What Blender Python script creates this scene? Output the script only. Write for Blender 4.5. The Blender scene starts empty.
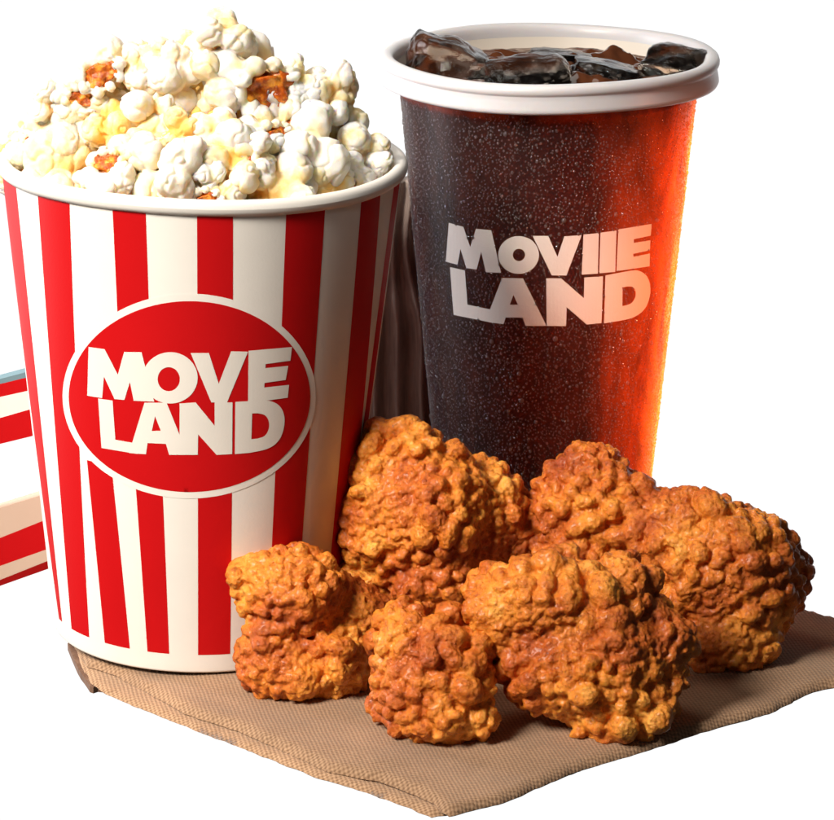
import bpy, bmesh, math, random
import numpy as np
from mathutils import Vector, Matrix, noise
from mathutils.geometry import delaunay_2d_cdt
R = math.radians
random.seed(7)
rng = np.random.default_rng(7)
sc = bpy.context.scene
COL = sc.collection

# ------------------------------------------------------------------ camera (photo pixels: 834 x 820)
D, F, P = 1.5, 3333.0, R(17)
T = Vector((0, 0, .10))
FW = Vector((0, math.cos(P), -math.sin(P))); UP = Vector((0, math.sin(P), math.cos(P))); RT = Vector((1, 0, 0))
CAM = T - D * FW
cd = bpy.data.cameras.new('camera'); cam = bpy.data.objects.new('camera', cd); COL.objects.link(cam)
cam.location = CAM; cam.rotation_euler = (math.pi / 2 - P, 0, 0)
cd.sensor_width = 36; cd.lens = 36 * F / 834; cd.clip_start = .05; cd.clip_end = 50
sc.camera = cam

def ray(x, y): return (FW + RT * ((x - 417) / F) + UP * ((410 - y) / F)).normalized()
def on_z(x, y, z=0.0):
    d = ray(x, y); return CAM + d * ((z - CAM.z) / d.z)
def on_y(x, y, Y):
    d = ray(x, y); return CAM + d * ((Y - CAM.y) / d.y)
def proj(p):
    d = Vector(p) - CAM; z = d.dot(FW); return 417 + F * d.dot(RT) / z, 410 - F * d.dot(UP) / z

# ------------------------------------------------------------------ helpers
def tag(o, label=None, cat=None, group=None, kind=None):
    for k, v in (('label', label), ('category', cat), ('group', group), ('kind', kind)):
        if v: o[k] = v
    return o
def empty(name, loc, label, cat, group=None):
    o = bpy.data.objects.new(name, None); o.empty_display_size = .01; COL.objects.link(o); o.location = loc
    return tag(o, label, cat, group)
def mesh(name, verts, faces, mats, parent=None, mi=None, smooth=True):
    me = bpy.data.meshes.new(name); me.from_pydata([tuple(v) for v in verts], [], [tuple(f) for f in faces]); me.update()
    for m in (mats if isinstance(mats, (list, tuple)) else [mats]): me.materials.append(m)
    if mi is not None: me.polygons.foreach_set('material_index', list(mi))
    me.polygons.foreach_set('use_smooth', [smooth] * len(me.polygons))
    o = bpy.data.objects.new(name, me); COL.objects.link(o)
    if parent is not None: o.parent = parent
    return o
def baked(o):
    """replace an object's mesh by its modifier result"""
    bpy.context.view_layer.update()
    dg = bpy.context.evaluated_depsgraph_get()
    me = bpy.data.meshes.new_from_object(o.evaluated_get(dg)); old = o.data
    o.modifiers.clear(); o.data = me; bpy.data.meshes.remove(old)
    return o
def lathe(profile, n=192, jitter=None):
    v, f = [], []
    for r, z in profile:
        for k in range(n):
            a = 2 * math.pi * k / n; v.append((r * math.cos(a), r * math.sin(a), z))
    for j in range(len(profile) - 1):
        for k in range(n):
            f.append((j * n + k, j * n + (k + 1) % n, (j + 1) * n + (k + 1) % n, (j + 1) * n + k))
    return v, f
def ellip(c, rx, ry, n=72, rot=0):
    return [(c[0] + rx * math.cos(2 * math.pi * k / n + rot), c[1] + ry * math.sin(2 * math.pi * k / n + rot)) for k in range(n)]
def inside(p, poly):
    x, y = p; c = False; j = len(poly) - 1
    for i in range(len(poly)):
        xi, yi = poly[i]; xj, yj = poly[j]
        if (yi > y) != (yj > y) and x < (xj - xi) * (y - yi) / (yj - yi + 1e-12) + xi: c = not c
        j = i
    return c
def resample(poly, step):
    out = []
    for i in range(len(poly)):
        a = Vector(poly[i]); b = Vector(poly[(i + 1) % len(poly)]); n = max(1, int((b - a).length / step + .5))
        for k in range(n): out.append(tuple(a.lerp(b, k / n)))
    return out
def tri_fill(outer, holes=(), step=4.0, jit=0.0):
    loops = [resample(outer, step)] + [resample(h, step) for h in holes]
    pts, edges = [], []
    for L in loops:
        b = len(pts); pts += [Vector(p) for p in L]; edges += [(b + i, b + (i + 1) % len(L)) for i in range(len(L))]
    nb = len(pts)
    xs = [p[0] for p in outer]; ys = [p[1] for p in outer]
    bd = np.array([tuple(p) for p in pts])
    y = min(ys) + step * .5; row = 0
    while y < max(ys):
        x = min(xs) + step * (.5 + .5 * (row % 2))
        while x < max(xs):
            q = (x + random.uniform(-jit, jit) * step, y + random.uniform(-jit, jit) * step)
            if inside(q, outer) and not any(inside(q, h) for h in holes):
                if ((bd - np.array(q)) ** 2).sum(1).min() > (step * .45) ** 2: pts.append(Vector(q))
            x += step
        y += step * .87; row += 1
    v, _, f, *_ = delaunay_2d_cdt(pts, edges, [], 0, 1e-7)
    v = [tuple(p) for p in v]; out = []
    for t in f:
        c = (sum(v[i][0] for i in t) / len(t), sum(v[i][1] for i in t) / len(t))
        if inside(c, outer) and not any(inside(c, h) for h in holes): out.append(tuple(t))
    return v, out

# ------------------------------------------------------------------ materials
def mat(name):
    m = bpy.data.materials.new(name); m.use_nodes = True
    nt = m.node_tree; b = nt.nodes['Principled BSDF']
    return m, nt, b
def node(nt, t, **kw):
    n = nt.nodes.new(t)
    for k, v in kw.items():
        if k in n.inputs: n.inputs[k].default_value = v
        else: setattr(n, k, v)
    return n
def pset(b, **kw):
    for k, v in kw.items():
        b.inputs[k.replace('_', ' ')].default_value = v
def obj_coord(nt): return nt.nodes.new('ShaderNodeTexCoord').outputs['Object']
def ramp(nt, fac, stops):
    r = nt.nodes.new('ShaderNodeValToRGB'); nt.links.new(fac, r.inputs[0])
    e = r.color_ramp.elements
    while len(e) < len(stops): e.new(.5)
    for el, (p, c) in zip(e, stops): el.position = p; el.color = (*c, 1) if len(c) == 3 else c
    return r.outputs[0]
def noise_n(nt, vec, scale, detail=4, rough=.55, dist=0):
    n = node(nt, 'ShaderNodeTexNoise', Scale=scale, Detail=detail, Roughness=rough, Distortion=dist)
    nt.links.new(vec, n.inputs['Vector']); return n.outputs['Fac']
def bump(nt, b, h, strength, dist, prev=None):
    n = node(nt, 'ShaderNodeBump', Strength=strength, Distance=dist)
    nt.links.new(h, n.inputs['Height'])
    if prev is not None: nt.links.new(prev, n.inputs['Normal'])
    if b is not None: nt.links.new(n.outputs[0], b.inputs['Normal'])
    return n.outputs[0]
def mathn(nt, op, a, c=None):
    n = nt.nodes.new('ShaderNodeMath'); n.operation = op
    for i, q in enumerate((a, c)):
        if q is None: continue
        if isinstance(q, (int, float)): n.inputs[i].default_value = q
        else: nt.links.new(q, n.inputs[i])
    return n.outputs[0]
def mixc(nt, fac, a, c, mode='MIX'):
    n = nt.nodes.new('ShaderNodeMix'); n.data_type = 'RGBA'; n.blend_type = mode
    for i, q in ((0, fac), (6, a), (7, c)):
        if isinstance(q, (int, float)): n.inputs[i].default_value = q
        elif isinstance(q, tuple): n.inputs[i].default_value = (*q, 1)
        else: nt.links.new(q, n.inputs[i])
    return n.outputs[2]

def paper(name, col, rough=.42):
    m, nt, b = mat(name); c = obj_coord(nt)
    n = noise_n(nt, c, 900, 3)
    nt.links.new(mixc(nt, .07, tuple(col), ramp(nt, noise_n(nt, c, 60, 5), [(.3, tuple(x * .7 for x in col)), (.7, tuple(min(1, x * 1.15) for x in col))])), b.inputs['Base Color'])
    pset(b, Roughness=rough, IOR=1.45); b.inputs['Specular IOR Level'].default_value = .15
    bump(nt, b, n, .12, .0004)
    return m
WHITE = paper('white_paper', (.80, .775, .73))
RED = paper('red_ink', (.50, .005, .007), .50)
LETTER = paper('white_ink', (.76, .73, .68))
RIMW = paper('rim_paper', (.80, .78, .74), .38)

# lid ring plastic
m, nt, b = mat('frosted_plastic'); LID = m
pset(b, Base_Color=(.72, .71, .74, 1), Roughness=.33, IOR=1.47)
b.inputs['Subsurface Weight'].default_value = .25; b.inputs['Subsurface Radius'].default_value = (1, .6, .4); b.inputs['Subsurface Scale'].default_value = .004
cc = obj_coord(nt); mp = node(nt, 'ShaderNodeMapping'); mp.inputs['Scale'].default_value = (1, 1, .12); nt.links.new(cc, mp.inputs[0])
bump(nt, b, noise_n(nt, mp.outputs[0], 90, 3), .25, .0006)
LINER, nt, b = mat('cream_liner'); pset(b, Base_Color=(.74, .68, .60, 1), Roughness=.5)

# cola seen through the clear cup wall: light from lamps added inside shows as translucency
m, nt, b = mat('cola_wall'); COLA = m
cc = obj_coord(nt)
pset(b, Roughness=.34, IOR=1.32); b.inputs['Specular IOR Level'].default_value = .4
nt.links.new(ramp(nt, noise_n(nt, cc, 30, 4), [(.3, (.010, .006, .006)), (.7, (.022, .012, .012))]), b.inputs['Base Color'])
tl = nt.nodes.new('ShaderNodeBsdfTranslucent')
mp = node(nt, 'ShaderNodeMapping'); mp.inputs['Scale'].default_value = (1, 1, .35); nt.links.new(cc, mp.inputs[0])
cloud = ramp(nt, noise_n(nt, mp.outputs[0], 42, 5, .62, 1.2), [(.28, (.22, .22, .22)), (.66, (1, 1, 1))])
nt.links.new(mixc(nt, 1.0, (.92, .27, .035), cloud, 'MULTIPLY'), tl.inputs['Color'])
fine = noise_n(nt, cc, 1500, 2)
bn = bump(nt, b, fine, .35, .0005)
ad = nt.nodes.new('ShaderNodeAddShader'); nt.links.new(b.outputs[0], ad.inputs[0]); nt.links.new(tl.outputs[0], ad.inputs[1])
nt.links.new(ad.outputs[0], nt.nodes['Material Output'].inputs[0])

WATER, nt, b = mat('water_droplets'); pset(b, Base_Color=(.9, .82, .78, 1), Roughness=.06, IOR=1.5); b.inputs['Transmission Weight'].default_value = .92
m, nt, b = mat('cola_surface'); COLAS = m
pset(b, Base_Color=(.10, .032, .013, 1), Roughness=.05, IOR=1.38)
BLOCKER, nt, b = mat('light_blocker'); pset(b, Base_Color=(.02, .006, .003, 1), Roughness=.6)  # for the added light-blocking core in the cup
m, nt, b = mat('ice'); ICE = m
cc = obj_coord(nt); fr = noise_n(nt, cc, 160, 5, .7)
pset(b, IOR=1.31); b.inputs['Transmission Weight'].default_value = 1
nt.links.new(ramp(nt, noise_n(nt, cc, 45, 3), [(.35, (.82, .60, .44)), (.62, (.96, .90, .85))]), b.inputs['Base Color'])
nt.links.new(ramp(nt, fr, [(.60, (.0,) * 3), (.75, (.12,) * 3)]), b.inputs['Roughness'])
bump(nt, b, fr, .5, .0013)

# fried crust
m, nt, b = mat('fried_crust'); CRUST = m
cc = obj_coord(nt)
base = ramp(nt, noise_n(nt, cc, 34, 5, .6), [(.30, (.36, .062, .009)), (.43, (.56, .130, .012)), (.57, (.78, .26, .026)), (.70, (.92, .44, .080))])
spk = ramp(nt, noise_n(nt, cc, 420, 4, .7), [(.36, (.55, .40, .24)), (.5, (1, 1, 1))])
nt.links.new(mixc(nt, .75, base, spk, 'MULTIPLY'), b.inputs['Base Color'])
nt.links.new(ramp(nt, noise_n(nt, cc, 260, 3), [(.35, (.32,) * 3), (.65, (.58,) * 3)]), b.inputs['Roughness'])
pset(b, IOR=1.45); b.inputs['Specular IOR Level'].default_value = .45
b.inputs['Subsurface Weight'].default_value = .22; b.inputs['Subsurface Radius'].default_value = (1, .35, .1); b.inputs['Subsurface Scale'].default_value = .003
b.inputs['Coat Weight'].default_value = .2; b.inputs['Coat Roughness'].default_value = .25
vo = node(nt, 'ShaderNodeTexVoronoi', Scale=520); vo.feature = 'SMOOTH_F1'; nt.links.new(cc, vo.inputs['Vector'])
n1 = bump(nt, None, mathn(nt, 'SUBTRACT', 1.0, vo.outputs['Distance']), .7, .0013)
bump(nt, b, noise_n(nt, cc, 900, 4, .75), .8, .0009, n1)

# popcorn
m, nt, b = mat('popped_corn'); POP = m
at = node(nt, 'ShaderNodeAttribute', attribute_name='butter_glow'); cc = obj_coord(nt)
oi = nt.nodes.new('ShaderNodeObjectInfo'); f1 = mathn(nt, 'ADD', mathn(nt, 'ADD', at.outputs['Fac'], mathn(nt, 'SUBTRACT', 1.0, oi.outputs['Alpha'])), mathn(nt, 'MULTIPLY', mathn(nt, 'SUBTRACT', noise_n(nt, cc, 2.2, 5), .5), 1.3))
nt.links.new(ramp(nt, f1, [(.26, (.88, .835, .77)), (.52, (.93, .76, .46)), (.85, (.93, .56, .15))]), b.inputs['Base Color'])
pset(b, Roughness=.5, IOR=1.4); b.inputs['Specular IOR Level'].default_value = .3
b.inputs['Subsurface Weight'].default_value = .5; b.inputs['Subsurface Radius'].default_value = (1, .66, .32); b.inputs['Subsurface Scale'].default_value = .013
bump(nt, b, noise_n(nt, cc, 6, 5, .6), .5, .0012)
m, nt, b = mat('kernel_hull'); HULL = m
cc = obj_coord(nt)
nt.links.new(ramp(nt, noise_n(nt, cc, 5, 4), [(.35, (.26, .035, .004)), (.5, (.55, .12, .008)), (.65, (.84, .36, .04))]), b.inputs['Base Color'])
pset(b, Roughness=.22, IOR=1.5); b.inputs['Subsurface Weight'].default_value = .3; b.inputs['Subsurface Radius'].default_value = (1, .4, .1); b.inputs['Subsurface Scale'].default_value = .003
bump(nt, b, noise_n(nt, cc, 9, 4), .8, .0015)

# woven napkin
def cloth(name, col, ang):
    m, nt, b = mat(name); cc = obj_coord(nt)
    mp = node(nt, 'ShaderNodeMapping'); mp.inputs['Rotation'].default_value = (0, 0, ang); 
    wob = node(nt, 'ShaderNodeTexNoise', Scale=70.0, Detail=2.0); nt.links.new(cc, wob.inputs['Vector'])
    va = nt.nodes.new('ShaderNodeVectorMath'); va.operation = 'MULTIPLY_ADD'; nt.links.new(wob.outputs['Color'], va.inputs[0]); va.inputs[1].default_value = (.0011,) * 3; nt.links.new(cc, va.inputs[2])
    nt.links.new(va.outputs[0], mp.inputs[0])
    sx = nt.nodes.new('ShaderNodeSeparateXYZ'); nt.links.new(mp.outputs[0], sx.inputs[0])
    k = 2 * math.pi / .0024
    X = mathn(nt, 'SINE', mathn(nt, 'MULTIPLY', sx.outputs[0], k)); Y = mathn(nt, 'SINE', mathn(nt, 'MULTIPLY', sx.outputs[1], k))
    w = mathn(nt, 'MULTIPLY', X, Y)                      # over-under checker of a plain weave
    h = mathn(nt, 'ADD', mathn(nt, 'MULTIPLY', w, .25), .5)
    big = ramp(nt, noise_n(nt, cc, 22, 5), [(.3, tuple(x * .82 for x in col)), (.7, tuple(x * 1.12 for x in col))])
    thr = ramp(nt, h, [(.25, (.50, .45, .40)), (.7, (1.12, 1.10, 1.06))])
    fz = ramp(nt, noise_n(nt, cc, 900, 3), [(.3, (.78, .76, .74)), (.7, (1.1, 1.1, 1.1))])
    nt.links.new(mixc(nt, .8, mixc(nt, 1.0, big, thr, 'MULTIPLY'), fz, 'MULTIPLY'), b.inputs['Base Color'])
    pset(b, Roughness=.9); b.inputs['Specular IOR Level'].default_value = .15
    b.inputs['Sheen Weight'].default_value = .15
    n1 = bump(nt, None, h, .7, .0006)
    bump(nt, b, noise_n(nt, cc, 1300, 3), .35, .0005, n1)
    return m
CLOTH = cloth('brown_weave', (.39, .250, .158), R(33))
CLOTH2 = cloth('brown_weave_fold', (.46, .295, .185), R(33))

def wood(name, a, c2):
    m, nt, b = mat(name); cc = obj_coord(nt)
    mp = node(nt, 'ShaderNodeMapping'); mp.inputs['Scale'].default_value = (1, 1, .10); nt.links.new(cc, mp.inputs[0])
    n = noise_n(nt, mp.outputs[0], 260, 6, .65, .8)
    n2 = noise_n(nt, cc, 30, 3)
    nt.links.new(mixc(nt, .35, ramp(nt, n, [(.3, a), (.7, c2)]), ramp(nt, n2, [(.3, a), (.7, c2)])), b.inputs['Base Color'])
    pset(b, Roughness=.6); bump(nt, b, n, .3, .001)
    return m
WOOD = wood('weathered_wood', (.16, .125, .115), (.50, .40, .35))
SCRAP = wood('scrap_wood', (.10, .05, .03), (.26, .15, .10))

# ------------------------------------------------------------------ cones (bucket and cup walls) and printing on them
class Cone:
    def __init__(s, root, a, b):
        bpy.context.view_layer.update()
        s.M = root.matrix_world.copy(); s.I = s.M.inverted(); s.a, s.b = a, b
    def rad(s, z): return s.a + s.b * z
    def hit(s, x, y):
        o = s.I @ CAM; d = (s.I.to_3x3() @ ray(x, y))
        A = d.x ** 2 + d.y ** 2 - (s.b * d.z) ** 2
        B = 2 * (o.x * d.x + o.y * d.y - s.b * d.z * (s.a + s.b * o.z)); C_ = o.x ** 2 + o.y ** 2 - (s.a + s.b * o.z) ** 2
        q = B * B - 4 * A * C_
        t = (-B - math.sqrt(max(q, 0))) / (2 * A); p = o + d * t
        return math.atan2(p.y, p.x), p.z
    def pt(s, th, z, e=0): r = s.rad(z) + e; return (r * math.cos(th), r * math.sin(th), z)

class Acc:
    def __init__(s): s.v, s.f, s.m = [], [], []
    def add(s, v, f, m=0):
        b = len(s.v); s.v += [tuple(p) for p in v]; s.f += [tuple(i + b for i in q) for q in f]; s.m += [m] * len(f)
def print_poly(acc, cone, outer, holes, eps, m, step=5.0):
    v, f = tri_fill(outer, holes, step)
    P3 = [cone.pt(*cone.hit(*p), eps) for p in v]
    out = []
    for t in f:                                           # face outwards
        a, b_, c = (Vector(P3[i]) for i in t[:3]); n = (b_ - a).cross(c - a)
        out.append(t if n.x * a.x + n.y * a.y > 0 else tuple(reversed(t)))
    acc.add(P3, out, m)
def multi_fill(shapes, step):
    pts, edges, loops = [], [], []
    for o_, hs in shapes:
        for L in [o_] + list(hs):
            q = resample(L, step); b = len(pts); pts += [Vector(p) for p in q]; edges += [(b + i, b + (i + 1) % len(q)) for i in range(len(q))]
    ins = lambda p: any(inside(p, o_) and not any(inside(p, h) for h in hs) for o_, hs in shapes)
    xs = [p.x for p in pts]; ys = [p.y for p in pts]; bd = np.array([tuple(p) for p in pts])
    y = min(ys)
    while y < max(ys):
        x = min(xs)
        while x < max(xs):
            if ins((x, y)) and ((bd - (x, y)) ** 2).sum(1).min() > (step * .4) ** 2: pts.append(Vector((x, y)))
            x += step
        y += step
    v, _, f, *_ = delaunay_2d_cdt(pts, edges, [], 0, 1e-5)
    v = [tuple(p) for p in v]
    return v, [tuple(t) for t in f if ins((sum(v[i][0] for i in t) / len(t), sum(v[i][1] for i in t) / len(t)))]
def print_multi(acc, cone, shapes, eps, step=5.0):
    v, f = multi_fill(shapes, step); P3 = [cone.pt(*cone.hit(*p), eps) for p in v]; out = []
    for t in f:
        a, b_, c = (Vector(P3[i]) for i in t[:3]); n = (b_ - a).cross(c - a)
        out.append(t if n.x * a.x + n.y * a.y > 0 else tuple(reversed(t)))
    acc.add(P3, out, 0)
def S(ox, oy, s, pts): return [(ox + x / s, oy + y / s) for x, y in pts]
def curve(pts, n=3):
    for _ in range(n):
        q = [pts[0]]
        for a, b_ in zip(pts, pts[1:]): q += [(a[0] * .75 + b_[0] * .25, a[1] * .75 + b_[1] * .25), (a[0] * .25 + b_[0] * .75, a[1] * .25 + b_[1] * .75)]
        pts = q + [pts[-1]]
    return pts
def smooth_poly(pts, n=2):
    for _ in range(n):
        q = []
        for i in range(len(pts)):
            a, b_ = pts[i], pts[(i + 1) % len(pts)]
            q += [(a[0] * .75 + b_[0] * .25, a[1] * .75 + b_[1] * .25), (a[0] * .25 + b_[0] * .75, a[1] * .25 + b_[1] * .75)]
        pts = q
    return pts

# ------------------------------------------------------------------ popcorn bucket
bk = empty('popcorn_bucket', on_z(199, 624, 0.0) + Vector((0, 0, .0019)), 'red and white striped paper popcorn bucket standing on the napkin, full of popcorn', 'popcorn bucket')
bk.rotation_euler = (0, R(1.55), 0)
BC = Cone(bk, .0655, .1035); HB = .2115
acc = Acc()
prof = [(.0, .004), (BC.rad(0) - .0020, .004), (BC.rad(0) - .0016, 0.0), (BC.rad(0) - .0004, .0), (BC.rad(0), .0004), (BC.rad(.001), .001)] + [(BC.rad(z), z) for z in np.linspace(.004, HB, 24)] 
v, f = lathe(prof, 256); acc.add(v, f, 0)
prof = [(BC.rad(z) - .0009, z) for z in np.linspace(HB, .05, 8)] + [(0, .05)]
v, f = lathe(prof, 128); acc.add(v, f, 0)
def stripe(l0, r0, l1, r1, z0, z1):
    tl, tr = BC.hit(*l0), BC.hit(*r0); bl, br = BC.hit(*l1), BC.hit(*r1)
    n, k = 30, max(3, int(abs(tr[0] - tl[0]) / .03) + 1); v, f = [], []
    for i in range(n + 1):
        z = z0 + (z1 - z0) * i / n
        a = tl[0] + (bl[0] - tl[0]) * (z - tl[1]) / (bl[1] - tl[1]); c = tr[0] + (br[0] - tr[0]) * (z - tr[1]) / (br[1] - tr[1])
        for j in range(k + 1): v.append(BC.pt(a + (c - a) * j / k, z, .00007))
    for i in range(n):
        for j in range(k): f.append((i * (k + 1) + j, i * (k + 1) + j + 1, (i + 1) * (k + 1) + j + 1, (i + 1) * (k + 1) + j))
    acc.add(v, f, 1)
ZL, ZT = .0088, HB - .0005
ZM = .095
for q in [((4, 215), (19, 215), (39, 470), (46, 470), ZL, ZT), ((39, 212), (70, 216), (73, 645), (90, 649), ZL, ZT),
          ((88, 470), (113, 480), (106, 655), (131, 660), ZL, ZM),
          ((113, 218), (146, 219), (117, 303), (148.6, 295), ZM + .01, ZT), ((136, 490), (163, 498), (148, 660), (169.5, 662), ZL, ZM),
          ((197, 220), (233, 220), (198, 660), (230, 662), ZL, ZT), ((286, 216), (325, 210), (272, 541), (302, 541), ZL, ZT),
          ((361, 203), (380, 200), (343, 420), (362, 420), ZL, ZT)]:
    stripe(*q)
for d0 in range(-16, 170, 16):
    a, c = R(d0), R(d0 + 8); v, f = [], []
    for i in range(31):
        z = ZL + (ZT - ZL) * i / 30
        for j in range(4): v.append(BC.pt(a + (c - a) * j / 3, z, .00007))
    for i in range(30):
        for j in range(3): f.append((i * 4 + j, i * 4 + j + 1, (i + 1) * 4 + j + 1, (i + 1) * 4 + j))
    acc.add(v, f, 1)
mesh('bucket_wall', acc.v, acc.f, [WHITE, RED], bk, acc.m)
em = Acc()
print_poly(em, BC, ellip((189.3, 396), 126.5, 102.5, 120), [], .00014, 0, 6)
print_poly(em, BC, ellip((189.5, 396.5), 120.5, 95.5, 120), [], .00021, 1, 6)
emo = mesh('oval_emblem', em.v, em.f, [WHITE, RED], bk, em.m)
A = lambda p: S(80, 335, 6.075, p)
B = lambda p: S(180, 335, 6.075, p)
let = [(A([(55, 72), (152, 85), (232, 240), (270, 102), (375, 103), (452, 404), (328, 398), (305, 283), (272, 393), (212, 388), (148, 250), (137, 382), (47, 368)]), []),
       (A(ellip((549, 259), 166, 156)), [A(ellip((540, 267), 67, 73))]),
       (B([(65, 108), (175, 108), (235, 295), (310, 98), (412, 100), (285, 408), (190, 408)]), []),
       (B([(415, 95), (678, 72), (668, 155), (518, 175), (517, 200), (655, 186), (640, 272), (512, 290), (510, 318), (660, 302), (652, 380), (533, 396), (412, 405)]), []),
       (A([(113, 385), (200, 397), (217, 635), (330, 655), (352, 722), (133, 685)]), []),
       (A([(393, 410), (527, 410), (655, 727), (543, 727), (523, 660), (412, 655), (402, 723), (300, 716), (320, 650)]), [A([(457, 492), (492, 580), (437, 582)])]),
       (B([(-2, 415), (95, 408), (210, 550), (210, 408), (318, 408), (316, 722), (222, 727), (110, 602), (108, 727), (-2, 727)]), []),
       (B([(335, 405)] + curve([(480, 398), (545, 396), (605, 425), (634, 485), (632, 560), (604, 640), (540, 692), (420, 715)]) + [(332, 722)]), [B([(437, 475)] + curve([(470, 474), (515, 482), (540, 520), (540, 570), (515, 615), (470, 628)]) + [(432, 632)])])]
la = Acc()
print_multi(la, BC, let, .00034, 3.5)
lo = mesh('bucket_lettering', la.v, la.f, [LETTER], emo, smooth=False)
# rolled rim
prof = [(.0868 + .0031 * math.cos(t), HB + .0026 + .0036 * math.sin(t)) for t in np.linspace(0, 2 * math.pi, 17)]
v, f = lathe(prof, 256)
v = [(x * (1 + .0012 * math.sin(5 * math.atan2(y, x))), y, z + .0005 * math.sin(3 * math.atan2(y, x) + 1)) for x, y, z in v]
mesh('rolled_rim', v, f, [RIMW], bk)

# ------------------------------------------------------------------ cola cup
cu = empty('cola_cup', on_z(543, 535, 0.0), 'tall clear cup of dark cola beaded with condensation, white plastic ring around its top', 'drink cup')
CC = Cone(cu, .0497, .0912); HC = .2285; HT = .2400
prof = [(0, .003), (.046, .003), (.0475, 0), (.0490, .0004), (.0497, .002)] + [(CC.rad(z), z) for z in np.linspace(.005, HC, 40)]
v, f = lathe(prof, 256)
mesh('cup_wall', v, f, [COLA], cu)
# ring lid: outer band, rounded lip, inner liner
prof = [(.0702, .2262), (.0745, .2265), (.0785, .2270), (.0798, .2276), (.0803, .2286), (.0802, .2298), (.0796, .2330), (.0793, .2352), (.0794, .2356), (.0799, .2360), (.0804, .2368), (.0805, .2380), (.0801, .2393), (.0790, .2402), (.0770, .2406), (.0752, .2405), (.0739, .2398), (.0731, .2385), (.0727, .2365), (.0724, .234)]
v, f = lathe(prof, 256); v = [(x, y, z + .0004 * math.sin(4 * math.atan2(y, x))) for x, y, z in v]
mesh('plastic_ring', v, f, [LID], cu)
v, f = lathe([(.0724, .2345), (.0708, .230), (.0692, .2265), (.0690, .222)], 192); mesh('inner_liner', v, f, [LINER], cu)
# cola surface with swells
v, f = [], []
NR, NA = 60, 220
for i in range(NR + 1):
    r = .0712 * i / NR
    for k in range(NA):
        a = 2 * math.pi * k / NA; x, y = r * math.cos(a), r * math.sin(a)
        h = noise.noise(Vector((x * 45, y * 70, 3.1))) * .0068 + abs(noise.noise(Vector((x * 110, y * 150, 9)))) * .0032 + noise.noise(Vector((x * 300, y * 380, 5))) * .0007
        v.append((x, y, .2292 + h * min(1, (1 - i / NR) * 6 + .15)))
for i in range(NR):
    for k in range(NA): f.append((i * NA + k, i * NA + (k + 1) % NA, (i + 1) * NA + (k + 1) % NA, (i + 1) * NA + k))
mesh('cola', v, f, [COLAS], cu)
# added opaque core, hidden in the cup, shades the wall except at the right
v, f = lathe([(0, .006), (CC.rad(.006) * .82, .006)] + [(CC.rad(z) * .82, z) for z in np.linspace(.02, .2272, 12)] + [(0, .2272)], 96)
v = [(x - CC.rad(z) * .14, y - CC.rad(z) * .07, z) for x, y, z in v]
mesh('cup_light_blocker', v, f, [BLOCKER], cu)
C_ = lambda p: S(440, 215, 6.836, p)
E_ = lambda p: S(545, 215, 6.836, p)
clet = [(C_([(62, 52), (162, 80), (208, 218), (248, 93), (352, 103), (418, 395), (315, 390), (283, 250), (252, 372), (182, 362), (142, 232), (122, 340), (42, 318)]), []),
        (C_(ellip((538, 272), 139, 129)), [C_(ellip((540, 272), 42, 42, 32))]),
        (E_([(-84, 142), (22, 142), (85, 285), (132, 145), (250, 136), (146, 412), (46, 412)]), []),
        (E_([(262, 133), (367, 122), (360, 400), (250, 407)]), []),
        (E_([(378, 120), (487, 105), (478, 388), (370, 397)]), []),
        (E_([(500, 98), (727, 60), (720, 140), (605, 165), (605, 190), (718, 172), (715, 240), (600, 265), (602, 285), (715, 262), (712, 350), (487, 383)]), []),
        (C_([(70, 355), (172, 378), (190, 612), (352, 646), (375, 739), (95, 682)]), []),
        (C_([(425, 430), (568, 432), (728, 757), (585, 757), (565, 700), (450, 700), (435, 745), (335, 732), (343, 645)]), [C_([(503, 545), (533, 612), (478, 612)])]),
        (E_([(8, 432), (110, 432), (265, 568), (268, 427), (395, 418), (385, 738), (285, 748), (148, 630), (143, 758), (12, 758)]), []),
        (E_([(412, 412)] + curve([(560, 384), (630, 372), (695, 410), (720, 480), (715, 565), (680, 650), (600, 705), (500, 724)]) + [(402, 740)]), [E_([(528, 495)] + curve([(560, 488), (600, 488), (620, 520), (616, 565), (592, 602), (556, 616)]) + [(527, 622)])])]
la = Acc()
print_multi(la, CC, clet, .00022, 3.5)
mesh('cup_lettering', la.v, la.f, [LETTER], cu, smooth=False)
# condensation: thousands of beads on the wall
base_v, base_f = [(0, 0, 1.0)], []
for j, ph in enumerate((35, 65, 90)):
    for k in range(8): a = 2 * math.pi * (k + .5 * j) / 8; base_v.append((math.sin(R(ph)) * math.cos(a), math.sin(R(ph)) * math.sin(a), math.cos(R(ph))))
for k in range(8): base_f.append((0, 1 + k, 1 + (k + 1) % 8))
for j in (0, 1):
    for k in range(8): base_f.append((1 + j * 8 + k, 1 + (j + 1) * 8 + k, 1 + (j + 1) * 8 + (k + 1) % 8, 1 + j * 8 + (k + 1) % 8))
BV = np.array(base_v); acc_v, acc_f = [], []
cells = {}
def drop(th, z, r, long=1.0):
    rad = CC.rad(z); p = np.array([rad * math.cos(th), rad * math.sin(th), z])
    n = np.array([math.cos(th), math.sin(th), -CC.b]); n /= np.linalg.norm(n)
    t = np.array([-math.sin(th), math.cos(th), 0]); u = np.cross(n, t)
    w = BV[:, 0:1] * t * r + BV[:, 1:2] * u * r * long + BV[:, 2:3] * n * r * .75 + p
    b0 = len(acc_v) * len(base_v); acc_v.append(w); acc_f.extend([tuple(i + b0 for i in q) for q in base_f])
placed = 0
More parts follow.
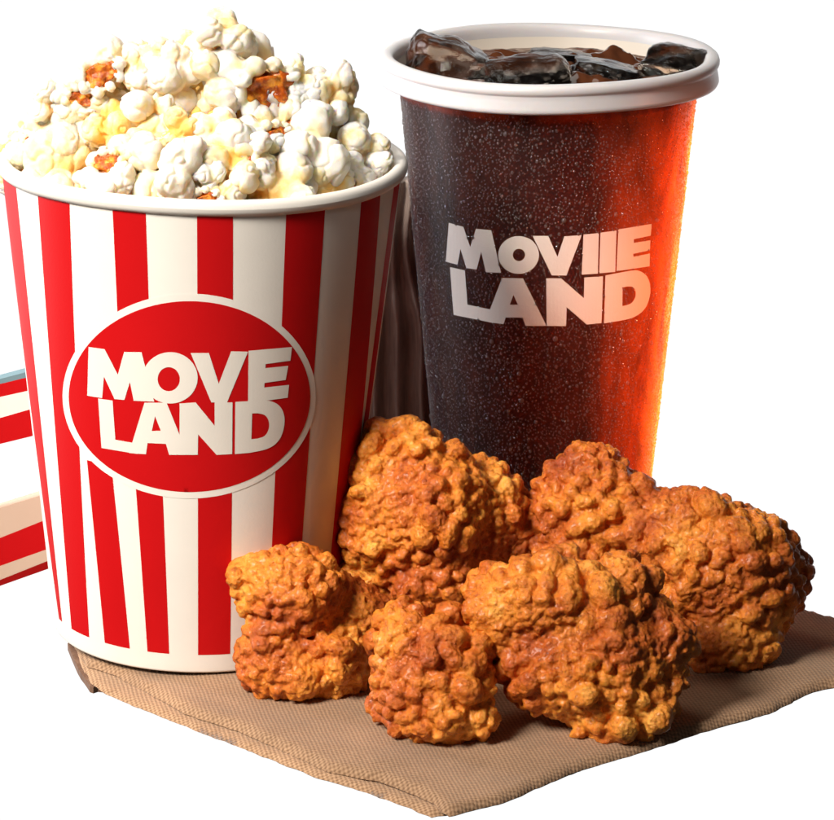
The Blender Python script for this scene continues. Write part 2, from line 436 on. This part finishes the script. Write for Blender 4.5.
for size, count in (((.0009, .0014), 60), ((.0006, .0009), 900), ((.00030, .00052), 13500)):
    tries = 0; got = 0
    while got < count and tries < count * 5:
        tries += 1
        th = random.uniform(-math.pi, 0) if random.random() < .93 else random.uniform(0, math.pi)
        z = random.uniform(.004, .225); r = random.uniform(*size)
        px = proj(cu.location + Vector(CC.pt(th, z)))
        if th < 0 and 440 < px[0] < 660 and 215 < px[1] < 335 and any(inside(px, o_) for o_, h_ in clet) and not any(inside(px, h) for o_, hh in clet for h in hh): continue
        s = CC.rad(z) * th; cell = (int(s / .0026), int(z / .0026)); ok = True
        for dx in (-1, 0, 1):
            for dz in (-1, 0, 1):
                for (s2, z2, r2) in cells.get((cell[0] + dx, cell[1] + dz), ()):
                    if (s - s2) ** 2 + (z - z2) ** 2 < ((r + r2) * 1.08) ** 2: ok = False
        if not ok: continue
        cells.setdefault(cell, []).append((s, z, r)); drop(th, z, r, random.uniform(1, 1.35)); got += 1
o = mesh('condensation', np.concatenate(acc_v), acc_f, [WATER], cu); o['kind'] = 'stuff'

# ice in the cup
def lump(verts_n, size, seed, sub=4, amp=.18, box=.5):
    bm = bmesh.new(); bmesh.ops.create_icosphere(bm, subdivisions=sub, radius=1)
    for v in bm.verts:
        p = v.co.normalized(); m_ = max(abs(p.x), abs(p.y), abs(p.z)); q = p * (1 - box) + p / m_ * box * .85
        q *= 1 + amp * noise.noise(p * 1.6 + Vector((seed, 0, 0))) + amp * .25 * noise.noise(p * 6 + Vector((seed, 3, 0)))
        v.co = Vector((q.x * size[0], q.y * size[1], q.z * size[2]))
    vv = [v.co.copy() for v in bm.verts]; ff = [tuple(x.index for x in f.verts) for f in bm.faces]; bm.free()
    return vv, ff
ice = [((447, 67), -.004, (.0215, .018, .0145), (4, 20, 10), 'frosty peaked ice lump nearest the left edge of the cola cup'),
       ((528, 80), -.026, (.022, .018, .0075), (18, -6, 10), 'smooth clear ice lump at the front middle of the cola cup'),
       ((608, 76), .000, (.020, .020, .0075), (-6, 10, -10), 'low glassy ice lump right of the middle in the cola cup'),
       ((676, 70), .002, (.0165, .018, .0095), (5, -14, 60), 'pale frosted ice lump against the right edge of the cola cup'),
       ((560, 60), .034, (.018, .014, .0050), (0, 5, 10), 'small ice lump floating at the back of the cola cup')]
for i, ((x, y), dy, size, rot, lab) in enumerate(ice):
    p = on_y(x, y, cu.location.y + dy); vv, ff = lump(0, size, i * 3.7 + 1, 5, .20, .55)
    o = mesh('ice_cube', vv, ff, [ICE]); o.location = p; o.rotation_euler = tuple(R(a) for a in rot)
    tag(o, lab, 'ice cube', 'ice cubes floating in the cola')

# ------------------------------------------------------------------ popcorn
def voxel(o, size, smooth=0):
    mo = o.modifiers.new('r', 'REMESH'); mo.mode = 'VOXEL'; mo.voxel_size = size; mo.use_smooth_shade = True
    if smooth:
        s = o.modifiers.new('s', 'SMOOTH'); s.iterations = smooth; s.factor = .5
    return baked(o)
def ico_add(acc, c, rad, rotm=None, sub=2):
    bm = bmesh.new(); bmesh.ops.create_icosphere(bm, subdivisions=sub, radius=1)
    vv = []
    for v in bm.verts:
        p = Vector((v.co.x * rad[0], v.co.y * rad[1], v.co.z * rad[2]))
        if rotm is not None: p = rotm @ p
        vv.append(p + c)
    acc.add(vv, [tuple(x.index for x in f.verts) for f in bm.faces]); bm.free()
def rrot(): return Matrix.Rotation(random.uniform(0, 6.28), 3, 'Z') @ Matrix.Rotation(random.uniform(0, 6.28), 3, 'X')
protos = []
def make_pop(seed, hull):
    random.seed(seed); a = Acc()
    n = random.randint(5, 7); dirs = []
    ico_add(a, Vector((0, 0, 0)), (.40, .40, .36))
    while len(dirs) < n:
        d = Vector((random.gauss(0, 1), random.gauss(0, 1), random.gauss(0, 1))).normalized()
        if hull and d.y < -.55: continue
        if all((d - q).length > .82 for q in dirs): dirs.append(d)
    for d in dirs:
        r = random.uniform(.33, .50); c = d * random.uniform(.46, .62)
        ico_add(a, c, (r, r * random.uniform(.75, 1), r * random.uniform(.75, 1)), rrot())
        if random.random() < .35:
            e = (d + Vector((random.gauss(0, .6), random.gauss(0, .6), random.gauss(0, .6)))).normalized()
            ico_add(a, c + e * r * .75, (r * .5,) * 3)
    if hull:                                              # torn white lip around the amber hull
        for k in range(9):
            t = 2 * math.pi * k / 9; rr = random.uniform(.13, .18)
            ico_add(a, Vector((.46 * math.cos(t), -.57 + random.uniform(-.06, .06), .38 * math.sin(t))), (rr,) * 3)
    o = mesh('popped_kernel', a.v, a.f, [POP]); voxel(o, .035, 3)
    me = o.data; N = len(me.vertices); co = np.zeros(N * 3); me.vertices.foreach_get('co', co); co = co.reshape(-1, 3)
    no = np.zeros(N * 3); me.vertices.foreach_get('normal', no); no = no.reshape(-1, 3)
    but = np.zeros(N)
    for i in range(N):
        p = Vector(co[i]); d = noise.noise(p * 3.2 + Vector((seed, 0, 0))) * .045 + (.10 - min(.10, abs(noise.noise(p * 2.6 + Vector((0, seed, 0)))))) * -.75 + noise.noise(p * 7) * .02
        co[i] += no[i] * d
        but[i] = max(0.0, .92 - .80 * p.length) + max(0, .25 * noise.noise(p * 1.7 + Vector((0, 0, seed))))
    me.vertices.foreach_set('co', co.ravel()); at = me.attributes.new('butter_glow', 'FLOAT', 'POINT'); at.data.foreach_set('value', but)
    sm = o.modifiers.new('s', 'SMOOTH'); sm.iterations = 2; sm.factor = .5; baked(o); me = o.data
    me.materials.clear(); me.materials.append(POP); me.polygons.foreach_set('use_smooth', [True] * len(me.polygons)); me.update()
    hp = []
    if hull:
        hv, hf = lump(0, (.36, .15, .29), seed, 4, .6, .1)
        h = mesh('hull', [Vector((q[0], q[1] + (.09 * max(0, 1 - (q[0] / .38) ** 2 - (q[2] / .31) ** 2) + .05 * noise.noise(Vector(q) * 9) if q[1] < 0 else 0), q[2])) + Vector((0, -.55, 0)) for q in hv], hf, [HULL], o); hp.append(h)
    else:
        hv, hf = lump(0, (.12, .10, .15), seed, 2, .4, .1)
        q0 = min(dirs, key=lambda d: abs(d.y + .2)) * .48
        h = mesh('hull', [Vector(q) + q0 + Vector((.05, -.12, -.1)) for q in hv], hf, [HULL], o); hp.append(h)
    COL.objects.unlink(o); [COL.objects.unlink(h) for h in hp]
    return (o, hp)
for s in range(7): protos.append(make_pop(20 + s, False))
for s in range(4): protos.append(make_pop(50 + s, True))
PG = 'popcorn heaped in the striped bucket'
pop_used = {}
def put_pop(pos, size, k, rot, label, butter_glow=0.0):
    src, hp = protos[k]
    if k not in pop_used: o = src; pop_used[k] = 1; first = True
    else: o = src.copy(); first = False
    COL.objects.link(o); o.location = pos; o.scale = (size,) * 3; o.rotation_euler = rot
    o.color = (1, 1, 1, 1 - butter_glow)  # alpha holds the butter tint and the painted glow of deep kernels
    tag(o, label, 'popcorn', PG)
    for h in hp:
        c = h if first else h.copy(); COL.objects.link(c); c.parent = o
    return o
ax = Vector((bk.location.x + .0055, bk.location.y, 0))
def dome(r, drop=0.0):
    return .2005 + .071 * (1 - min(1.0, r / .080) ** 1.22) - drop
def dome_hit(x, y, drop=0.0):
    d = ray(x, y); t = 1.2
    for _ in range(900):
        p = CAM + d * t; r = math.hypot(p.x - ax.x, p.y - ax.y)
        if r < .082 and p.z < dome(r, drop): return p
        t += .0006
        if t > 1.75: return None
    return None
random.seed(11)
# hand-placed: px x, px y, diameter px, prototype (7..10 show a hull), lean, label
hand = [(223, 33, 54, 1, 'tall knobbly white kernel forming the peak of the popcorn heap'),
        (238, 50, 30, 7, 'small kernel with an open tip, tucked just right of the peak'),
        (254, 82, 74, 8, 'large torn kernel with a deep red-brown hull opening, right below the peak'),
        (215, 76, 50, 2, 'creamy kernel directly under the peak of the heap'),
        (172, 76, 48, 3, 'bulbous white kernel with a round cap, left of the peak'),
        (157, 58, 32, 4, 'pointed cream kernel on the skyline left of the peak'),
        (187, 55, 34, 9, 'pale kernel with an amber base between the two tallest kernels'),
        (107, 74, 50, 7, 'white kernel with a brown dimple on the upper left skyline'),
        (136, 70, 40, 5, 'cream folded kernel with an orange cap on the left skyline'),
        (85, 95, 38, 9, 'cream kernel with a small amber spot on the left slope'),
        (52, 105, 36, 6, 'small rounded kernel at the left shoulder of the heap'),
        (48, 136, 52, 1, 'ridged white kernel on the left slope above the rim'),
        (18, 163, 44, 5, 'smooth cream kernel resting against the left rim'),
        (27, 142, 26, 10, 'little amber-sided kernel above the left rim'),
        (96, 118, 44, 4, 'soft cream kernel in the middle of the left slope'),
        (148, 116, 46, 0, 'round white kernel stacked above another at the heap centre'),
        (140, 146, 56, 2, 'large striped white kernel at the centre of the heap'),
        (112, 132, 40, 6, 'buttery yellow kernel sunk between white ones left of centre'),
        (62, 178, 62, 3, 'broad cream kernel behind the rim at the lower left'),
        (36, 182, 38, 1, 'small cream kernel behind the rim at the far left'),
        (118, 168, 40, 10, 'white kernel with an amber pocket just left of centre near the rim'),
        (110, 192, 42, 4, 'flat pale kernel lying behind the front rim left of centre'),
        (174, 182, 58, 5, 'bulging white kernel with twin knobs behind the front rim'),
        (208, 176, 30, 0, 'small ball-like white kernel behind the front rim'),
        (180, 136, 36, 9, 'yellow kernel with an amber nub at the heap centre'),
        (212, 192, 36, 8, 'orange-hulled kernel low behind the front rim'),
        (222, 145, 52, 6, 'wide pale kernel right of the heap centre'),
        (235, 172, 50, 1, 'waxy cream kernel behind the rim right of centre'),
        (264, 134, 42, 8, 'kernel with a small round rust-red hole, right of centre'),
        (290, 126, 44, 7, 'kernel with a heart-shaped amber opening, right of centre'),
        (254, 158, 42, 10, 'cupped kernel with a golden hollow near the front rim'),
        (318, 118, 46, 2, 'smooth domed white kernel on the right half of the heap'),
        (300, 158, 62, 3, 'large glossy white kernel above the front rim on the right'),
        (275, 190, 54, 0, 'white kernel spilling onto the front rim on the right'),
        (278, 100, 46, 5, 'lumpy white kernel right of the large torn one'),
        (298, 86, 40, 4, 'grey-white kernel on the right skyline'),
        (338, 102, 52, 1, 'knobbly kernel with a shaded brown tip on the right skyline'),
        (326, 140, 40, 9, 'kernel with an amber sliver on the right slope'),
        (358, 150, 44, 6, 'cream kernel at the right shoulder of the heap'),
        (366, 169, 36, 4, 'pale kernel leaning against the right rim'),
        (342, 180, 40, 10, 'kernel with an orange underside beside the right rim'),
        (322, 190, 44, 5, 'flat cream kernel behind the front rim at the right')]
spots = []
for x, y, dpx, k, lab in hand:
    size = dpx * .5 / F * 1.50 / .57
    p = dome_hit(x, y, size * .35)
    if p is None:                                         # skyline kernels stand proud of the mound
        p = on_y(x, y, ax.y - .004)
    rot = (random.uniform(-.5, .5), random.uniform(0, 6.28) if k < 7 else random.uniform(-.5, .5), random.uniform(-.7, .7))
    if k < 7: rot = (random.uniform(0, 6.28),) * 1 + rot[1:]
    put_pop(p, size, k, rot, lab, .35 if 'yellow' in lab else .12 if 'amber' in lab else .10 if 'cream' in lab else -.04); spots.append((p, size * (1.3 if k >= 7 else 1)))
zones = {('l', 'f'): 'yellowish kernel with painted-in warm glow, wedged between larger ones on the left front of the heap', ('r', 'f'): 'yellowish kernel with painted-in warm glow, wedged between larger ones on the right front of the heap',
         ('l', 'b'): 'plain kernel on the far left side of the popcorn heap', ('r', 'b'): 'plain kernel on the far right side of the popcorn heap'}
for layer, dr in ((0, .008), (1, .016), (2, .028)):
    tries = 0; cnt = 0
    while tries < 900:
        tries += 1
        r = .076 * math.sqrt(random.random()); a = random.uniform(0, 2 * math.pi)
        if layer and math.sin(a) * r > .045: continue
        size = random.uniform(.0130, .0180); p = Vector((ax.x + r * math.cos(a), ax.y + r * math.sin(a), dome(r, dr + size * .45)))
        if p.z < .188: p.z = .188 + random.uniform(0, .004)
        if any((p - q).length < (.62 if layer == 0 else .55) * (size + s2) for q, s2 in spots): continue
        rr = r + size
        if rr > .084: continue
        k = random.choice([0, 1, 2, 3, 4, 5, 6, 7, 9])
        put_pop(p, size, k, tuple(random.uniform(0, 6.28) for _ in range(3)), zones[('l' if p.x < ax.x else 'r', 'f' if p.y < ax.y + .02 else 'b')], random.uniform(.35, .8))  # light bouncing deep in the heap put into the colour as extra yellow
        spots.append((p, size)); cnt += 1
print('popcorn', len(spots))

# ------------------------------------------------------------------ fried chicken
def chicken(lobes, Y0, seed, label, vox=.0008, dens=1.0):
    """lobes: (px x, px y, depth offset m, rx px, rz px, ry px, tilt deg)"""
    random.seed(seed); a = Acc()
    for x, y, dy, rx, rz, ry, tilt in lobes:
        c = on_y(x, y, Y0 + dy); k = (c - CAM).dot(FW) / F
        ico_add(a, c, (rx * k, ry * k, rz * k), Matrix.Rotation(R(-tilt), 3, 'Y'), 3)
        for _ in range(5):                                # uneven meaty lumps
            d = Vector((random.gauss(0, 1), random.gauss(0, 1), random.gauss(0, 1))).normalized(); r = random.uniform(.007, .012)
            ico_add(a, c + Vector((d.x * rx * k, d.y * ry * k, d.z * rz * k)) * .78, (r, r * .8, r * .8), rrot(), 2)
    base = Vector(on_y(lobes[0][0], lobes[0][1], Y0)); base.z = 0
    a.v = [Vector(v) - base for v in a.v]
    off = Vector((seed * 1.37, seed * .71, 0))
    o = mesh('core', a.v, a.f, [CRUST]); voxel(o, .0022, 5)
    vs = [(v.co.copy(), v.normal.copy()) for v in o.data.vertices]; core = (list(vs), [tuple(p.vertices) for p in o.data.polygons])
    bpy.data.objects.remove(o)
    a = Acc(); a.add([v for v, n in core[0]], core[1])
    random.shuffle(vs); grid = {}
    for p, n in vs:                                       # crust nodules packed over the skin, in patches
        m_ = noise.noise(p * 32 + off)
        big = m_ > -.05
        g_ = .5 + .5 * noise.noise(p * 42 + off * 3); r = (.0019 + .0052 * max(0, min(1, (g_ - .25) * 1.7)) ** 1.4) * random.uniform(.8, 1.25)
        if m_ < -.22: r *= .6; 
        if p.z < -.002: continue
        cell = tuple(int(math.floor(q / .012)) for q in p); ok = True
        for dx in (-1, 0, 1):
            for dy in (-1, 0, 1):
                for dz in (-1, 0, 1):
                    for q, r2 in grid.get((cell[0] + dx, cell[1] + dy, cell[2] + dz), ()):
                        if (p - q).length < (r + r2) * .74: ok = False; break
        if not ok: continue
        grid.setdefault(cell, []).append((p, r))
        t = n.orthogonal().normalized(); u = n.cross(t); an = random.uniform(0, 6.28); t, u = t * math.cos(an) + u * math.sin(an), u * math.cos(an) - t * math.sin(an)
        M_ = Matrix((t, u, n)).transposed()
        ico_add(a, p + n * r * random.uniform(-.10, .45) * (1 if m_ > -.22 else 0), (r * random.uniform(1.0, 1.45), r * random.uniform(.8, 1.05), r * random.uniform(.75, 1.05)), M_, 2)
    o = mesh('fried_chicken_piece', a.v, a.f, [CRUST]); voxel(o, vox, 1)
    me = o.data; N = len(me.vertices); co = np.zeros(N * 3); me.vertices.foreach_get('co', co); co = co.reshape(-1, 3)
    no = np.zeros(N * 3); me.vertices.foreach_get('normal', no); no = no.reshape(-1, 3)
    for i in range(N):
        p = Vector(co[i]); q = p + noise.noise_vector(p * 260 + off) * .0016
        wv = noise.noise_vector(p * 150 + off) * .0007; co[i] += (wv.x, wv.y, wv.z)
        dd, _ = noise.voronoi(q / .0034 + off * 2)
        h1 = min(1.0, (dd[1] - dd[0]) / .55); h1 = math.sqrt(max(0, 1 - (1 - h1) ** 2))
        mask = max(0.0, min(1.0, .6 + 1.6 * noise.noise(p * 70 + off)))
        co[i] += no[i] * ((h1 - .7) * .00065 * mask + noise.noise(p * 240 + off) * .0008 + noise.noise(p * 620) * .00045)
    zmin = co[:, 2].min()
    co[:, 2] = np.where(co[:, 2] < 0, co[:, 2] * .02, co[:, 2])
    me.vertices.foreach_set('co', co.ravel()); me.materials.clear(); me.materials.append(CRUST)
    me.polygons.foreach_set('use_smooth', [True] * len(me.polygons)); me.update()
    o.location = base; print('chicken', seed, N, len(a.v), 'z', zmin)
    return tag(o, label, 'fried chicken', 'fried chicken pieces piled on the napkin')
def gy(px, py): return on_z(px, py).y                     # depth of a ground contact seen at this pixel
chicken([(294, 592, 0, 50, 42, 44, 0), (280, 658, -.004, 42, 42, 40, 0), (325, 658, 0, 46, 44, 42, 0), (354, 618, .010, 32, 36, 30, 20), (264, 594, 0, 28, 28, 26, 0)],
        gy(305, 686), 1, 'golden lobed fried chicken piece at the far left, against the bucket')
chicken([(432, 688, 0, 54, 56, 48, 0), (408, 650, .004, 32, 38, 34, 0), (455, 710, -.004, 34, 38, 34, 0), (440, 645, .004, 34, 26, 30, 0)],
        gy(435, 730), 2, 'smallest round fried chicken piece, nearest the front of the napkin')
chicken([(425, 510, 0, 66, 66, 58, 0), (400, 462, .004, 38, 28, 34, 0), (384, 522, -.002, 42, 48, 40, 0), (480, 510, .012, 44, 48, 40, 0), (440, 570, -.004, 50, 44, 44, 0), (470, 596, .004, 40, 34, 34, -20), (424, 604, .004, 42, 50, 40, 0), (388, 558, .004, 36, 36, 36, 0), (510, 535, .016, 34, 44, 34, 0)],
        gy(430, 646), 3, 'tall domed fried chicken piece at the back, in front of the cup')
chicken([(545, 600, 0, 62, 36, 44, -8), (500, 612, 0, 30, 38, 36, 0), (612, 600, .006, 36, 34, 36, 0), (585, 662, -.004, 80, 56, 54, 12), (615, 700, -.006, 52, 46, 48, 0), (645, 650, .004, 38, 44, 40, 0), (540, 650, 0, 48, 40, 44, 0)],
        gy(590, 720), 4, 'largest golden fried chicken piece at the front centre with a smooth hollow on top')
chicken([(722, 568, 0, 72, 66, 60, 0), (680, 540, .004, 50, 50, 48, 0), (722, 628, -.006, 56, 46, 50, 0), (765, 590, .004, 34, 52, 42, -6), (592, 510, .022, 62, 50, 50, 0), (592, 470, .026, 32, 26, 30, 0), (640, 530, .014, 46, 44, 44, 0), (560, 548, .020, 34, 34, 36, 0), (600, 560, .020, 50, 50, 50, 0)],
        gy(722, 652), 5, 'long two-humped dark brown fried chicken piece at the right, half in front of the cup')

# ------------------------------------------------------------------ napkin
na = empty('folded_napkin', on_z(430, 700), 'folded brown woven cloth napkin lying under the bucket, cup and chicken', 'napkin')
na.location.z = 0
def sheet(name, outline, ztop, thick, mt, wround, step=.0035, rag=.0007):
    W = [tuple((on_z(x, y, ztop) - Vector((na.location.x, na.location.y, 0))).xy) for x, y in outline]
    W = resample(W, .0024)
    W = [(x + rag * noise.noise(Vector((x * 160, y * 160, 1))) + rag * .6 * noise.noise(Vector((x * 600, y * 600, 2))), y + rag * noise.noise(Vector((x * 160, y * 160, 5))) + rag * .6 * noise.noise(Vector((x * 600, y * 600, 7)))) for x, y in W]
    v, f = tri_fill(W, [], step)
    B_ = np.array(resample(W, .0012)); top = []
    for x, y in v:
        d = math.sqrt(((B_ - (x, y)) ** 2).sum(1).min())
        wave = .0010 * noise.noise(Vector((x * 28, y * 28, ztop * 900))) + .0004 * noise.noise(Vector((x * 70, y * 70, 3)))
        k = max(0.0, 1 - d / wround); top.append((x, y, ztop + wave * (1 if d > .01 else .5) - thick * .9 * (1 - math.sqrt(max(0, 1 - k * k)))))
    n = len(v); bot = [(x, y, ztop - thick) for x, y in v]
    f = [t if ((v[t[1]][0] - v[t[0]][0]) * (v[t[2]][1] - v[t[0]][1]) - (v[t[1]][1] - v[t[0]][1]) * (v[t[2]][0] - v[t[0]][0])) > 0 else tuple(reversed(t)) for t in f]
    ed = {}
    for t in f:
        for i in range(len(t)):
            e = (t[i], t[(i + 1) % len(t)])
            if (e[1], e[0]) in ed: del ed[(e[1], e[0])]
            else: ed[e] = 1
    F_ = list(f) + [tuple(i + n for i in reversed(t)) for t in f] + [(e[1], e[0], e[0] + n, e[1] + n) for e in ed]
    return mesh(name, top + bot, F_, [mt], na)
back = [(960, 700), (900, 640), (834, 616), (801, 606), (770, 575), (690, 525), (620, 500), (540, 492), (440, 500), (350, 530), (260, 566), (150, 588), (88, 610), (74, 640)]
right = [(434, 812), (503, 797), (575, 766), (643, 746), (701, 727), (769, 708), (813, 686), (834, 682)]
upper = [(86, 660), (118, 671), (151, 689), (185, 708), (238, 725), (281, 744), (329, 766), (377, 775), (405, 785), (434, 797), (441, 806), (450, 810)] + right[1:] + back
lower = [(82, 664), (91, 680), (105, 690), (132, 702), (163, 714), (204, 730), (276, 758), (319, 775), (367, 789), (415, 807), (432, 814), (445, 812), (503, 799), (575, 769), (643, 748), (701, 729), (769, 710), (813, 688), (838, 684)] + back
up = sheet('upper_layer', upper, 0.0, .0030, CLOTH, .0036)
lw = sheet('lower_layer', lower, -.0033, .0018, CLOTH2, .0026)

# ------------------------------------------------------------------ wood behind and at the corner
def board(name, w, d, h, label):
    nx, nz = 60, 200; v, f = [], []
    for j in range(nz + 1):
        for i in range(nx + 1):
            x = (i / nx - .5) * w; z = h * j / nz
            warp = .018 * math.exp(-((z - .150) / .030) ** 2) * math.sin((x + .01) * 40) + .006 * noise.noise(Vector((x * 20, 0, z * 18)))
            g = math.sin((x + warp) * 2 * math.pi / .0105 + 2.2 * noise.noise(Vector((x * 25, 3, z * 9))))
            y = -.0030 * g - .004 * math.exp(-(((z - .128) / .008) ** 2)) * (.6 + .4 * noise.noise(Vector((x * 60, 1, 1))))
            e = min(i, nx - i) / 3; y += 0 if e >= 1 else .002 * (1 - e)
            v.append((x, y * -1, z))
    n = len(v); v += [(x, d, z) for x, y, z in v]
    for j in range(nz):
        for i in range(nx):
            a = j * (nx + 1) + i; b_ = a + nx + 1
            f.append((a, a + 1, b_ + 1, b_)); f.append((a + n, b_ + n, b_ + 1 + n, a + 1 + n))
    for j in range(nz):
        for i in (0, nx):
            a = j * (nx + 1) + i; b_ = a + nx + 1; q = (a, b_, b_ + n, a + n); f.append(q if i == 0 else tuple(reversed(q)))
    for i in range(nx):
        a = i; q = (a, a + n, a + 1 + n, a + 1); f.append(q); a = nz * (nx + 1) + i; f.append((a, a + 1, a + 1 + n, a + n))
    o = mesh(name, v, f, [WOOD]); return tag(o, label, 'board')
bd = board('wooden_board', .062, .014, .176, 'dark weathered wooden board with wavy grain standing between bucket and cup')
bd.location = (on_y(405, 400, .150).x, .135, -.0026); 
pl = [(66, 640), (72, 655), (79, 671), (86, 680), (91, 688), (100, 685), (112, 690), (128, 690), (140, 670), (120, 640)]
W = [tuple(on_z(x, y, -.0055).xy) for x, y in smooth_poly(pl, 1)]
v, f = tri_fill(W, [], .003); n = len(v)
v3 = [(x, y, -.0054 + .0004 * noise.noise(Vector((x * 300, y * 300, 0)))) for x, y in v] + [(x, y, -.0085) for x, y in v]
edg = {}
f = [t if ((v[t[1]][0] - v[t[0]][0]) * (v[t[2]][1] - v[t[0]][1]) - (v[t[1]][1] - v[t[0]][1]) * (v[t[2]][0] - v[t[0]][0])) > 0 else tuple(reversed(t)) for t in f]
for t in f:
    for i in range(3):
        e = (t[i], t[(i + 1) % 3])
        if (e[1], e[0]) in edg: del edg[(e[1], e[0])]
        else: edg[e] = 1
o = mesh('wood_scrap', v3, f + [tuple(i + n for i in reversed(t)) for t in f] + [(e[1], e[0], e[0] + n, e[1] + n) for e in edg], [SCRAP], smooth=False)
tag(o, 'rough dark brown splinter of wood under the left corner of the napkin', 'wood scrap')

# ------------------------------------------------------------------ striped carton lying behind the bucket, seen past its left edge
TEAL = paper('teal_paper', (.16, .26, .30)); DRED = paper('dark_red_ink', (.30, .006, .006)); TAN = paper('tan_paper', (.60, .44, .34))
ct = empty('striped_carton', on_z(-30, 560, 0), 'red and white striped carton with a cut-out window, behind the left of the bucket', 'carton')
YC = .075
ct.location = (on_y(-30, 560, YC).x, YC, 0)
def band(pts, mt, acc, y0=0.0, th=.008):
    q = [on_y(x, y, YC) - ct.location for x, y in pts]; q = [(p.x, y0, p.z) for p in q] + [(p.x, y0 + th, p.z) for p in q]
    n = len(pts); f = [tuple(range(n))[::-1], tuple(range(n, 2 * n))] + [(i, (i + 1) % n, n + (i + 1) % n, n + i) for i in range(n)]
    acc.add(q, f, mt)
ca = Acc()
def lin(yl, yr, xa=-75, xb=75): return (xa, yl + (yl - yr) / 45 * -(xa) * 1.0 if False else yl - (yr - yl) / 45 * (-xa)), (xb, yl + (yr - yl) / 45 * xb)
rows = [((379, 367), (384, 373), 2), ((384, 373), (397, 387), 1), ((397, 387), (418, 405), 0), ((418, 405), (444, 433), 1)]
for (a, b_), (c, d_), k in rows:
    p, q = lin(a, b_); r_, s_ = lin(c, d_); band([p, q, s_, r_], k, ca)
rows2 = [((508, 494), (538, 520), 4), ((538, 520), (566, 550), 1), ((566, 550), (580, 562), 4), ((580, 562), (586, 570), 3)]
for (a, b_), (c, d_), k in rows2:
    p, q = lin(a, b_); r_, s_ = lin(c, d_); band([p, q, s_, r_], k, ca)
band([(-75, lin(444, 433)[0][1]), (-40, 440), (-40, 520), (-75, lin(508, 494)[0][1])], 0, ca)
mesh('carton_body', ca.v, ca.f, [WHITE, RED, TEAL, DRED, TAN], ct, ca.m, smooth=False)

# ------------------------------------------------------------------ light
w = bpy.data.worlds.new('World'); sc.world = w; w.use_nodes = True; nt = w.node_tree
bg = nt.nodes['Background']
tc = nt.nodes.new('ShaderNodeTexCoord')
vm = nt.nodes.new('ShaderNodeVectorMath'); vm.operation = 'DOT_PRODUCT'; nt.links.new(tc.outputs['Generated'], vm.inputs[0]); vm.inputs[1].default_value = FW
rm = nt.nodes.new('ShaderNodeMapRange'); rm.interpolation_type = 'SMOOTHSTEP'
rm.inputs['From Min'].default_value = math.cos(R(48)); rm.inputs['From Max'].default_value = math.cos(R(30)); nt.links.new(vm.outputs['Value'], rm.inputs['Value'])
nt.links.new(mixc(nt, rm.outputs[0], (.050, .044, .040), (1.06, 1.06, 1.06)), bg.inputs['Color']); bg.inputs['Strength'].default_value = 1
def area(name, loc, target, size, power, col, sy=None, spread=180):
    l = bpy.data.lights.new(name, 'AREA'); l.energy = power; l.color = col; l.size = size
    if sy: l.shape = 'RECTANGLE'; l.size_y = sy
    l.spread = R(spread)
    o = bpy.data.objects.new(name, l); COL.objects.link(o); o.location = loc
    o.rotation_euler = (Vector(target) - Vector(loc)).to_track_quat('-Z', 'Y').to_euler(); return o
area('key_softbox', (-.72, -.74, .92), (-.14, -.07, .09), .42, 2.35, (1, .91, .80), spread=40)
area('side_strip', (-.52, .15, .22), (.05, .07, .14), .07, .8, (.93, .95, 1), .42, 90)
sl = bpy.data.lights.new('cup_spot', 'SPOT'); sl.energy = 8.5; sl.color = (1, .97, .95); sl.spot_size = R(10); sl.spot_blend = .8; sl.shadow_soft_size = .06  # added spot to brighten the cup lettering and ring
so = bpy.data.objects.new('cup_spot', sl); COL.objects.link(so); so.location = (-.24, -.85, .85); so.rotation_euler = (Vector((.045, .04, .185)) - so.location).to_track_quat('-Z', 'Y').to_euler()
area('top_soft', (-.10, .12, .65), (-.06, .02, .1), .26, .9, (1, .93, .84))
# added lamps, two hidden inside the cup and one beside, light its right edge
cx, cy = cu.location.x, cu.location.y
area('warm_side', (cx + .34, cy - .20, .20), (cx + .03, cy - .04, .13), .05, .075, (1, .24, .08), spread=35)
area('added_cup_lamp_orange', (cx + .0458, cy + .006, .118), (cx + .343, cy + .02, .091), .010, .20, (1, .72, .20), .19)
area('added_cup_lamp_red', (cx + .0458, cy - .006, .118), (cx + .243, cy - .206, .091), .010, .085, (1, .15, .05), .19)

# ------------------------------------------------------------------ render settings
sc.view_settings.view_transform = 'Standard'; sc.view_settings.look = 'None'; sc.view_settings.exposure = 0; sc.view_settings.gamma = 1
sc.render.engine = 'CYCLES'; sc.cycles.max_bounces = 10; sc.cycles.transmission_bounces = 8; sc.cycles.sample_clamp_indirect = 8
sc.cycles.use_denoising = True; sc.cycles.caustics_reflective = False; sc.cycles.caustics_refractive = False
